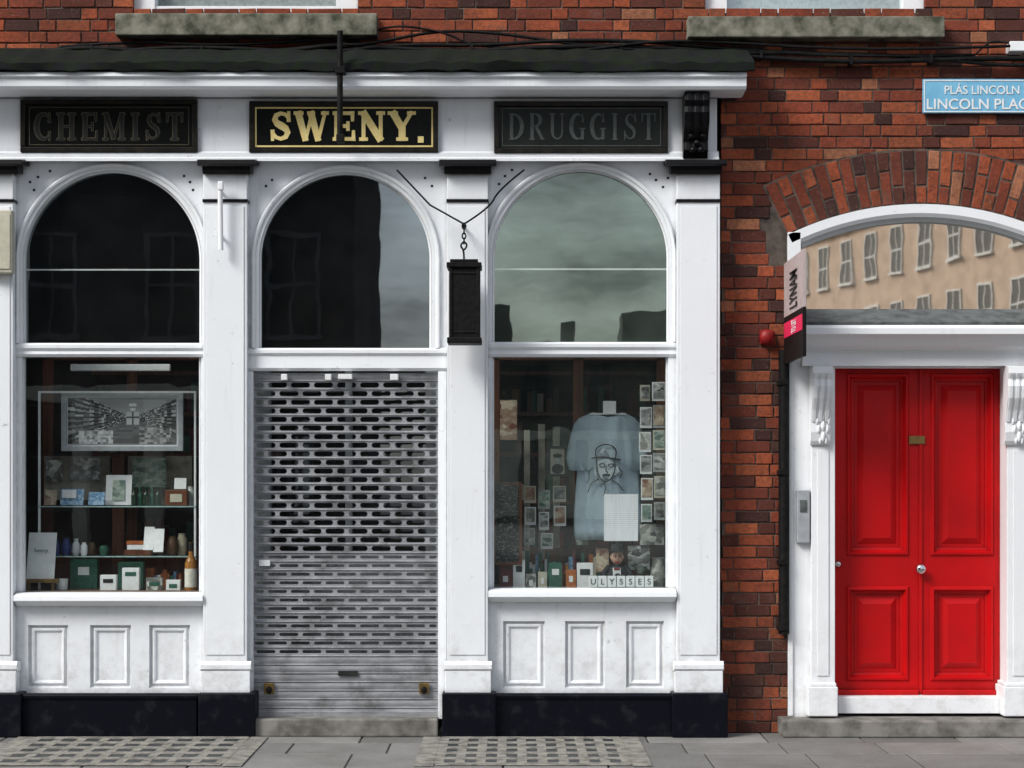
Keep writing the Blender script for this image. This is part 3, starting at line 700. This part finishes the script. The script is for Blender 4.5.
# ---------------------------------------------------------------- window display: left
def card(name,px0,px1,py0,py1,y,m,tilt=.0,parent=None):
    o=parent or empty(name)
    a=W(px0,py1,y);b=W(px1,py0,y)
    vs=[];t=.004
    for dy in (0,t):
        vs+=[(a[0],y+dy,a[2]),(b[0],y+dy,a[2]),(b[0],y+dy+tilt,b[2]),(a[0],y+dy+tilt,b[2])]
    mesh('face',vs,[(0,1,2,3),(7,6,5,4),(0,4,5,1),(1,5,6,2),(2,6,7,3),(3,7,4,0)],m,o)
    return o
def bookrow(px0,px1,base,y,hmin,hmax,n,lean=0):
    g=empty('book_row'); x=px0; i=0
    groups={}
    while x<px1:
        w=random.uniform(2.2,4.6); h=random.uniform(hmin,hmax)
        groups.setdefault(random.choice((0,1,2,3,4,5)),[]).append((x,x+w-.25,base-h,base,y+random.uniform(0,.015),y+.12)); x+=w
    for k,L in groups.items(): boxes('books',L,(GREENB,BURG,ORANGE,PAPER,BLUEC,CREAM)[k],g,.001)
    return g
FP=empty('framed_picture')
boxes('frame',[(61,183,391,396,.21,.245),(61,183,446,451,.21,.245),(61,66,396,446,.21,.245),(178,183,396,446,.21,.245)],ALU,FP,.003)
box('mount',64,180,394,449,.235,.244,PAPER,FP,0)
pv=[];pf=[];pc=[]; nu,nv_=120,50
def hsh(*a): return random.Random(hash(a)).random()
def shade(u,v):
    cu_,cv=.60,.58; dx=u-cu_; dy=(v-cv)*.5
    if abs(dx)<.06 and -.08<dy<.06: return .12 if (abs(dx)<.008 or abs(dy)<.006) else .6
    # customers' counter blocks in the foreground
    if v<.30 and .10<u<.42: return .70*hsh(int(u*40),int(v*22),1)**.7+.12
    if v<.36 and .66<u<.95: return .45*hsh(int(u*34),int(v*20),2)+.08
    if abs(dx)>=abs(dy)*2.0:
        t=abs(dx); sv=dy/t; si=math.floor(sv*9); fr=sv*9-si
        if fr<.16: return .05
        bi=math.floor(3.2/t); h_=hsh(si,bi,dx>0)
        return (.10+.6*h_*h_) if fr<.45+.5*hsh(bi,si,3) else .03
    if dy>0:
        t=dy; return .34+.10*hsh(math.floor(1/t*.5),7)+(.45 if abs(dx/t)<.25 and hsh(math.floor(1/t*.6),1)>.5 else 0)
    t=-dy; return .10+.12*hsh(math.floor(dx/t*3),math.floor(1.4/t),9)
p0=W(68,444,.2295);p1=W(176,398,.2295)
for i in range(nu):
    for j in range(nv_):
        g=shade((i+.5)/nu,(j+.5)/nv_); n=len(pv)
        xa_=p0[0]+(p1[0]-p0[0])*i/nu; xb_=p0[0]+(p1[0]-p0[0])*(i+1)/nu; z0_=p0[2]+(p1[2]-p0[2])*j/nv_; z1_=p0[2]+(p1[2]-p0[2])*(j+1)/nv_
        pv+=[(xa_,.2295,z0_),(xb_,.2295,z0_),(xb_,.2295,z1_),(xa_,.2295,z1_)]; pf.append((n,n+1,n+2,n+3)); pc+=[(g*.9,g*.93,g*.93)]*4
mesh('print',pv,pf,VC,FP,recalc=False,colors=pc)
DC=empty('display_cabinet')
boxes('edge_frame',[(38,196,391,393,.16,.18),(38,40,393,591,.16,.18),(194,196,393,591,.16,.18)],PAPER,DC,.001)
for py_ in (506,556):
    a=W(38,py_,.16);b=W(196,py_,.16)
    wboxes('glass_shelf',[(a[0],b[0],.16,.5,a[2]-.008,a[2])],G_SHELF,DC,0)
    wboxes('shelf_edge',[(a[0],b[0],.155,.1595,a[2]-.008,a[2])],simple('shelf_edge_glass',(.35,.5,.48),.2),DC,0)
boxes('back_post',[(112,124,455,590,.5,.53)],MAHOG,DC)
boxes('window_backing',[(44,110,456,500,.55,.56),(128,192,456,505,.55,.56)],simple('pale_backing',(.36,.34,.28),.7,(.14,.13,.10),8,0),DC,0)
LT=empty('tube_reflection'); box('tube',70,170,364,371,.3,.34,PAPER,LT,.008)  # white bar stands in for the reflection of a fluorescent tube
card('display_card',60,83,489,505,.2,BLUEC,.03); card('display_card',88,104,492,505,.22,BLUEC,.03)
card('display_card',105,131,475,505,.3,PAPER,.04); card('display_card',62,76,490,498,.195,PAPER,.01); card('display_card',112,124,480,500,.295,POSTC2,.03)
card('display_card',44,56,490,505,.25,POSTC3,.03); card('display_card',174,186,478,489,.3,PAPER,.02)
card('poster',132,166,458,487,.45,POSTC2); card('poster',46,62,460,482,.5,POSTC); card('poster',70,100,458,480,.5,PHOTO)
wbx=empty('wooden_box'); box('carcass',165,187,490,505.5,.2,.3,MAHOG,wbx,.004); box('label',170,182,494,502,.196,.1995,CREAM,wbx,0)
for i_,px in enumerate((134,140,146,152,158)):
    lathe('small_bottle',px,506,.22+.03*(i_%2),[(.018,0),(.019,.07),(.016,.08),(.007,.09),(.007,.11),(.010,.112),(.010,.125)],GREENB if i_%2 else DARKW)
lathe('glass_jar',191,506,.3,[(.02,0),(.03,.02),(.03,.1),(.02,.11),(.02,.13)],simple('jar_glaze',(.4,.42,.4),.2))
lathe('vase',66,556,.3,[(.02,0),(.035,.03),(.038,.06),(.025,.09),(.02,.11),(.028,.12)],NAVYB)
lathe('vase',57,556,.3,[(.015,0),(.025,.03),(.02,.07),(.012,.09),(.016,.1)],NAVYB)
lathe('vase',76,556,.34,[(.015,0),(.03,.03),(.024,.08),(.012,.1),(.018,.115)],PAPER)
BRG=simple('brown_glaze',(.12,.065,.035),.3)
lathe('jar',172,556,.3,[(.025,0),(.04,.03),(.04,.09),(.025,.11),(.025,.13)],BRG)
lathe('jar',182,556,.35,[(.025,0),(.032,.03),(.035,.11),(.025,.13),(.025,.15)],simple('cream_glaze',(.5,.45,.32),.3))
lathe('jar',104,556,.3,[(.02,0),(.03,.03),(.03,.06),(.02,.07)],GREENB); lathe('jar',92,556,.33,[(.02,0),(.026,.03),(.022,.07),(.015,.09)],BRG)
lathe('glass_jar',84,556,.25,[(.015,0),(.022,.02),(.022,.07),(.012,.08),(.014,.09)],PAPER)
bs=empty('book_stack'); box('book_a',124,152,550,555.5,.25,.36,MAHOG,bs,.002); box('book_b',127,150,545,549.6,.25,.36,PAPER,bs,.002); box('book_c',126,148,541,544.7,.26,.36,ORANGE,bs,.002)
ob=empty('open_book')
card('x',143,153,527,550,.2,PAPER,.06,ob); card('x',153,163,529,552,.2,PAPER,.05,ob)
ce=empty('certificate_easel'); card('x',26,54,533,579,.06,PAPER,.08,ce)
boxes('easel_ledge',[(24,58,579,583,.03,.07)],BRASS,ce,.002); boxes('easel_leg',[(27,30,583,591,.05,.07),(51,54,583,591,.05,.07)],BRASS,ce,.002)
text('certificate_text','Sweny',41,552,4,.09,GREENB,ce)
for (a,b,t) in ((70,97,559),(118,143,562)):
    g=empty('green_book'); box('cover',a,b,t,591,.24,.30,GREENB,g,.002); box('cover_label',a+8,b-8,t+8,t+16,.236,.2395,PAPER,g,0)
for (a,b,t) in ((122,139,568),(100,116,575),(146,162,578),(166,180,580)):
    g=empty('soap_box'); box('pack',a,b,t,591,.10,.15,PAPER if a!=146 else POSTC,g,.002); box('label',a+3,b-3,t+4,t+8,.0975,.0998,GREENB if a!=100 else INK,g,0)
bookrow(146,180,591,.32,14,24,8)
lathe('cup',62,591,.15,[(.02,0),(.035,.01),(.04,.08),(.036,.08),(.03,.02)],PAPER)
wb=empty('whiskey_bottle')
lathe('bottle',191,591,.08,[(.036,0),(.040,.01),(.040,.18),(.032,.20),(.016,.235),(.013,.29),(.016,.292),(.016,.315)],AMBER,wb)
lathe('label',191,587,.08,[(.0412,0),(.0412,.12)],simple('bottle_label',(.75,.73,.64),.7),wb); lathe('capsule',191,552,.08,[(.0145,0),(.0172,.045),(.0172,.06)],INK,wb)

# ---------------------------------------------------------------- window display: right
cbd=empty('chalkboard'); box('slate',496,519,485,562,.06,.075,CHALK,cbd,0); boxes('frame',[(493,522,482,485,.055,.08),(493,522,562,565,.055,.08),(493,496,485,562,.055,.08),(519,522,485,562,.055,.08)],MAHOG,cbd,.002)
ts=empty('tshirt_on_hanger')
rows=[(412,594,621),(414,588,627),(418,579,635),(424,574,640),(434,571,643),(446,568,646),(458,566,648),(470,569,645),(471,577,639),(485,576,640),(500,575,641),(515,574,642),(530,574,642),(540,575,641)]
vs=[];fs=[];nc=28
def shy(px,py_,a,b):
    t=(px-a)/(b-a)
    return .27-.05*math.sin(math.pi*t)+.018*mnoise.noise(Vector((px*.09,py_*.02,3)))+.014*mnoise.noise(Vector((px*.25,py_*.05,7)))
for (py_,a,b) in rows:
    for i_ in range(nc+1):
        t=i_/nc; px=a+(b-a)*t
        pyy=py_
        if py_<=418: pyy=py_+ (5*(1-abs(2*t-1))**.5 if py_==412 else 3*(1-abs(2*t-1)) if py_==414 else 0)
        vs.append(W(px,pyy,shy(px,py_,a,b)))
for r in range(len(rows)-1):
    for i_ in range(nc):
        n=r*(nc+1)+i_; fs.append((n,n+nc+1,n+nc+2,n+1))
o=mesh('shirt',vs,fs,SHIRT,ts,smooth=True,recalc=False); o.modifiers.new('s','SOLIDIFY').thickness=.004
tube('hanger_hook',[W(608,414,.24),W(608,406,.24),W(611,402,.24),W(613,405,.24)],.004,PAPER,ts)
box('hanger_tag',603,616,401,414,.21,.213,PAPER,ts,.002)
boxes('hanger_bar',[(590,626,413,415,.235,.245)],PAPER,ts,.003)
def ink(pts,r=.0028):
    tube('print_line',[W(605+(x-605)*.8,464+(y_-466)*.8,.203) for x,y_ in pts],r,INK,ts)
tn=[];cxp,cyp=605,467
for k in range(24):
    t=2*math.pi*k/24; rr_=1+.25*math.sin(3*t+1)+.12*math.sin(7*t); tn.append(W(cxp+11*rr_*math.cos(t),cyp+15*rr_*math.sin(t),.2065))
mesh('print_tone',tn,[tuple(range(24))],SHIRTP,ts)
ink([(594,458),(592,449),(598,443),(607,441),(616,444),(620,451),(618,459)],.004); ink([(588,459),(598,457),(610,458),(625,461)],.005)
ink([(595,460),(594,470),(597,481),(604,489),(611,487),(616,478),(618,468),(617,460)]); ink([(598,467),(601,464),(605,466),(604,470),(599,470),(598,467)]); ink([(609,467),(613,465),(616,467),(614,470),(610,470),(609,467)])
ink([(607,468),(605,475),(609,476),(608,477)]); ink([(602,480),(607,478),(612,480),(607,481),(602,480)],.0035); ink([(597,484),(588,490),(583,502)]); ink([(613,486),(622,491),(628,500)]); ink([(604,489),(606,497),(603,506)]); ink([(590,470),(584,476),(586,484),(582,490)]); ink([(622,470),(627,476),(624,484)])
card('printed_notice',604,638,494,541,-.012,NOTICE)
cards=[(640,652,407,428),(653,665,405,428),(639,651,432,452),(653,665,430,450),(640,652,455,474),(653,666,453,472),(641,653,478,500),(654,666,476,498),(641,652,504,522),(654,665,502,520),
  (652,665,382,401),(524,536,486,503),(525,536,507,525),(538,550,490,509),(539,549,512,530),(553,566,486,502),(554,566,506,526),(524,535,528,545),(541,553,533,549),(640,650,385,401)]
for i_,c_ in enumerate(cards):
    cc=empty('postcard'); yy_=.15 if i_<10 else .34
    card('x',*c_,yy_,(PAPER,GREYPAP,PAPER,CREAM)[i_%4],0,cc); card('x',c_[0]+1.2,c_[1]-1.2,c_[2]+1.2,c_[3]-3,yy_-.004,(PHOTO,POSTC3,POSTC,POSTC2,PHOTO)[i_%5],0,cc)
sc_=empty('column_reflection'); boxes('panel',[(524,530,430,560,.55,.57),(538,545,424,560,.6,.62),(553,560,427,548,.55,.57)],simple('pale_reflection',(.42,.40,.32),.7,(.18,.17,.14),6,0),sc_,.002)  # pale upright strips stand in for columns reflected in the glass
for (px,h_,m_) in ((540,.19,DARKW),(549,.16,GREENB),(558,.2,DARKW),(531,.14,GREENB),(567,.17,AMBER)):
    r=.024; lathe('medicine_bottle',px,590,.18,[(r*.9,0),(r,.01),(r,h_*.6),(r*.8,h_*.68),(r*.38,h_*.76),(r*.38,h_*.95),(r*.5,h_*.96),(r*.5,h_)],m_)
for (a,b,t,m_) in ((513,525,560,PAPER),(549,562,563,GREENB),(577,593,563,PAPER),(566,576,570,ORANGE),(526,536,574,POSTC),(500,511,570,BURG),(538,547,572,CREAM)):
    g=empty('soap_box'); box('pack',a,b,t,591,.07,.12,m_,g,.002); box('label',a+3,b-3,t+6,t+12,.067,.0697,INK if m_ is PAPER else PAPER,g,0)
bookrow(522,600,590,.30,24,40,20)
dl=empty('doll_figurine')
lathe('torso',617,590,.14,[(.075,0),(.08,.05),(.072,.11),(.05,.15),(.025,.165)],SUIT,dl,sx=1)
hc=W(617,557,.135); sphere('head',hc,.045,SKIN,dl,(.92,.95,1.1)); sphere('nose',(hc[0],hc[1]-.044,hc[2]-.003),.008,SKIN,dl)
for sx_ in (-1,1):
    sphere('ear',(hc[0]+sx_*.041,hc[1],hc[2]),.010,SKIN,dl,(.5,.8,1))
    tube('glasses_rim',[(hc[0]+sx_*.016+.011*math.cos(t),hc[1]-.044,hc[2]+.010+.011*math.sin(t)) for t in [2*math.pi*j/8 for j in range(8)]],.002,INK,dl,True)
    sphere('eye',(hc[0]+sx_*.015,hc[1]-.040,hc[2]+.010),.0045,INK,dl)
    tube('arm',[(hc[0]+sx_*.05,hc[1],hc[2]-.06),(hc[0]+sx_*.09,hc[1]-.02,hc[2]-.11),(hc[0]+sx_*.07,hc[1]-.06,hc[2]-.16)],.018,SUIT,dl)
    sphere('hand',(hc[0]+sx_*.07,hc[1]-.065,hc[2]-.165),.016,SKIN,dl)
box('mouth',614.5,619.5,562,563,.088,.1,REDP,dl,0); lathe('hat_brim',617,551,.135,[(.06,0),(.062,.006),(.04,.008),(.04,.03),(.03,.045),(.01,.05)],SUIT,dl)
box('shirt_collar',613,621,568,578,.07,.11,PAPER,dl,.003); box('bow_tie',614,620,568,570,.066,.0695,REDP,dl,.001)
lt=empty('letter_tiles'); 
for i_,ch in enumerate('ULYSSES'):
    a=589+i_*9.3; box('tile',a,a+8.6,576,587,-.005,.03,PAPER,lt,.003); text('tile_letter',ch,a+4.3,584.5,6.0,-.0065,INK,lt)
jg=empty('decorated_jug'); lathe('jug',659,590,.1,[(.05,0),(.055,.03),(.055,.12),(.045,.17),(.04,.2),(.048,.21)],POSTC,jg); tube('handle',[W(665,560,.1),W(670,566,.08),W(668,578,.08),W(665,582,.1)],.008,PAPER,jg)
lathe('teacup',641,574,.2,[(.02,0),(.035,.02),(.042,.05),(.04,.05),(.02,.01)],POSTC2)
card('photo_print',628,650,546,570,.24,PHOTO,.03); card('photo_print',596,609,548,572,.26,POSTC3,.03); card('photo_print',640,664,524,545,.2,POSTC,.03); card('poster',500,517,400,440,.6,POSTC3); card('poster',576,588,520,545,.33,POSTC2)
fpp=empty('framed_portrait'); boxes('frame',[(548,567,446,448.5,.3,.32),(548,567,474,476.5,.3,.32),(548,550.5,448.5,474,.3,.32),(564.5,567,448.5,474,.3,.32)],INK,fpp,.001); box('print',550,565,448,475,.312,.319,CREAM,fpp,0)
hx=W(557.5,459,.308); sphere('portrait_head',hx,.026,GREYPAP,fpp,(.85,.08,1.15)); sphere('portrait_coat',(hx[0],.31,hx[2]-.065),.04,INK,fpp,(1,.05,.8)); sphere('portrait_hat',(hx[0],.305,hx[2]+.022),.028,INK,fpp,(1.1,.08,.5))

# ---------------------------------------------------------------- ground
PV=empty('pavement')
sl_v=[];sl_f=[];sl_c=[]
def slab(x0,x1,y0,y1,zt_,c):
    n=len(sl_v);ch=.004
    for (d,zz) in ((ch,zt_),(0,zt_-ch),(0,zt_-.05)):
        sl_v.extend([(x0+d,y0+d,zz),(x1-d,y0+d,zz),(x1-d,y1-d,zz),(x0+d,y1-d,zz)])
    sl_f.append((n,n+1,n+2,n+3))
    for o_ in (0,4):
        for k in range(4): sl_f.append((n+o_+k,n+o_+4+k,n+o_+4+(k+1)%4,n+o_+(k+1)%4))
    sl_c.extend([c]*12)
y=0.0;r=0
for dpt in (.45,.45,.6,.6,.6,.45):
    x=-14+(.35 if r%2 else 0)
    while x<14:
        w=random.choice([.6,.6,.75,.9]); g=random.uniform(.15,.26); gg=(g,g*.98,g*.94)
        slab(x+.005,x+w-.005,y-dpt+.005,y-.005,random.uniform(-.002,.001),gg); x+=w
    y-=dpt;r+=1
mesh('slabs',sl_v,sl_f,SLAB,PV,recalc=True,colors=sl_c)
wboxes('bedding',[(-14,14,-3.15,.0,-.14,-.007)],simple('joint_sand',(.05,.047,.04),.95),PV,0)
wboxes('kerb',[(-14+i_*.9,-14+i_*.9+.892,-3.45,-3.155,-.15,-.001) for i_ in range(31)],KERB,PV,.012)
for (cx0,cx1) in ((-2.98,-1.68),(-.42,.66)):
    g=empty('pavement_light_grille')
    wboxes('lens_bed',[(cx0,cx1,-1.35,-.28,.002,.006)],GLASSBLK,g,0)
    L=[];n=9;m=5
    cw=(cx1-cx0)/n
    for i_ in range(n+1): L.append((cx0+i_*cw-.028,cx0+i_*cw+.028,-1.35,-.28,.003,.009))
    for j_ in range(m+1): 
        yy=-1.35+j_*(1.07/m); L.append((cx0-.02,cx1+.02,yy-.04,yy+.04,.0035,.0098))
    L+=[(cx0-.14,cx0-.0285,-1.42,-.24,.003,.0085),(cx1+.0285,cx1+.14,-1.42,-.24,.003,.0085)]
    wboxes('concrete_frame',L,GRATE,g,.002)
mesh('road',[(-60,-10.6,-.13),(60,-10.6,-.13),(60,-3.3,-.13),(-60,-3.3,-.13)],[(0,1,2,3)],ASPH)
OP=empty('far_pavement'); wboxes('paving',[(-60,60,-14.5,-10.6,-.2,0)],KERB,OP,.01)
mesh('ground',[(-400,-400,-.2),(400,-400,-.2),(400,400,-.2),(-400,400,-.2)],[(0,1,2,3)],ASPH)

# ---------------------------------------------------------------- buildings across the street (seen reflected)
def block(name,x0,x1,y,h,fl,wm,rot=0,bay=2.6,dark=(.03,.035,.04),dep=8,frames=WHITE2,pw=.5):
    e=empty(name); w=x1-x0
    wboxes('walls',[(0,w,-dep,0,-.2,h)],wm,e,0); wboxes('parapet',[(-.1,w+.1,-.1,.12,h,h+.4)],wm,e,0)
    P1=[];P2=[];fh=h/fl;n=int(w/bay)
    for f in range(fl):
        for i in range(n):
            x=(i+.5)*w/n; z0=f*fh+fh*.28; z1=f*fh+fh*.86
            P1.append((x-pw,x+pw,.005,.03,z0,z1))
            P2+= [(x-pw-.08,x-pw,.0,.06,z0,z1),(x+pw,x+pw+.08,.0,.06,z0,z1),(x-pw-.08,x+pw+.08,.0,.06,z1,z1+.09),(x-pw-.15,x+pw+.15,.0,.12,z0-.12,z0),(x-pw,x+pw,.032,.05,(z0+z1)/2-.04,(z0+z1)/2+.04),(x-.03,x+.03,.031,.045,z0,z1)]
    wboxes('windows',P1,simple('far_glass',dark,.4,spec=.1),e,0); wboxes('window_frames',P2,frames,e,0)
    e.location=(x0,y,0); e.rotation_euler=(0,0,rot); return e
DKW=simple('dark_stone',(.045,.046,.048),.9,(.02,.021,.023),.6,0,spec=.1)
DKF=simple('dark_frame',(.11,.115,.12),.9,(.07,.07,.07),2,0,spec=.1)
PALEB=simple('pale_brick',(.62,.46,.34),.9,(.46,.34,.25),1.2,0)
MIDB=simple('brown_brick',(.10,.095,.085),.9,(.06,.055,.05),3,0)
STUC=simple('pale_stucco',(.62,.62,.54),.9,(.42,.42,.36),1,0)
tanf=simple('stone_frame',(.78,.77,.72),.8,(.6,.58,.53),3,0)
ofb=block('office_building',-45,-3.4,-28,22,6,DKW,frames=DKF,dark=(.015,.017,.02))
wboxes('ground_floor_column',[(x_,x_+.35,.13,.45,0,3.3) for x_ in [i_*1.55 for i_ in range(27)]]+[(0,41.5,.13,.4,3.3,3.6)],STUC,ofb,.02)
tr_=block('brick_terrace',-3,10,-62,6.6,2,MIDB,frames=DKF); wboxes('chimney_stack',[(1.5,3,-3,-2,6.6,8.6),(5,5.6,-3,-2.2,6.6,8.0),(7.5,10.5,-5,-2,6.6,8.4)],MIDB,tr_,0)
wboxes('stucco_front',[(x_,x_+1.1,.13,.3,0,3.1) for x_ in (0,2.2,4.4,5.9,8.1,10.3,11.9)]+[(0,13,.13,.35,3.1,3.5)],STUC,tr_,.02)
block('georgian_terrace',13.4,38,-77,12.6,4,PALEB,math.radians(75),bay=2.4,dark=(.13,.12,.11),frames=tanf)

# ---------------------------------------------------------------- light & sky
AZ=50; EL=42   # sun towards the left front of the facade
wd=bpy.data.worlds.new('World'); scene.world=wd; wd.use_nodes=True; nt=wd.node_tree
bg=nt.nodes['Background']; sky=nt.nodes.new('ShaderNodeTexSky'); sky.sky_type='NISHITA'; sky.sun_disc=False
sky.sun_elevation=math.radians(EL); sky.sun_rotation=math.radians(180+AZ); sky.air_density=1.0; sky.dust_density=3.0
hs=nt.nodes.new('ShaderNodeHueSaturation'); hs.inputs['Saturation'].default_value=.42
nt.links.new(sky.outputs[0],hs.inputs['Color'])
tc=nt.nodes.new('ShaderNodeTexCoord'); mp=nt.nodes.new('ShaderNodeMapping'); mp.inputs['Scale'].default_value=(1,1,3.2)
nt.links.new(tc.outputs['Generated'],mp.inputs[0])
nn=nt.nodes.new('ShaderNodeTexNoise'); nn.inputs['Scale'].default_value=8.0; nn.inputs['Detail'].default_value=7; nn.inputs['Roughness'].default_value=.6; nt.links.new(mp.outputs[0],nn.inputs['Vector'])
f=rng(nt,nn.outputs['Fac'],.34,.66,.6,1.9)
cm=nt.nodes.new('ShaderNodeVectorMath'); cm.operation='SCALE'; nt.links.new(hs.outputs[0],cm.inputs[0]); nt.links.new(f,cm.inputs['Scale'])
nt.links.new(cm.outputs[0],bg.inputs['Color']); bg.inputs['Strength'].default_value=.15
sl=bpy.data.lights.new('sun','SUN'); sl.energy=2.6; sl.angle=math.radians(22); sl.color=(1,.985,.96)
so=bpy.data.objects.new('sun',sl); col.objects.link(so)
el=math.radians(EL); az=math.radians(AZ)
dvec=Vector((-math.sin(az)*math.cos(el),-math.cos(az)*math.cos(el),math.sin(el)))
so.rotation_euler=dvec.to_track_quat('Z','Y').to_euler()

cam=bpy.data.cameras.new('camera'); co=bpy.data.objects.new('camera',cam); col.objects.link(co)
co.location=(0,-D,CZ); co.rotation_euler=(math.pi/2,0,0)
cam.sensor_width=36; cam.lens=36*D/(1024/S); cam.shift_y=(PH-384)/1024; cam.clip_end=1000
scene.camera=co
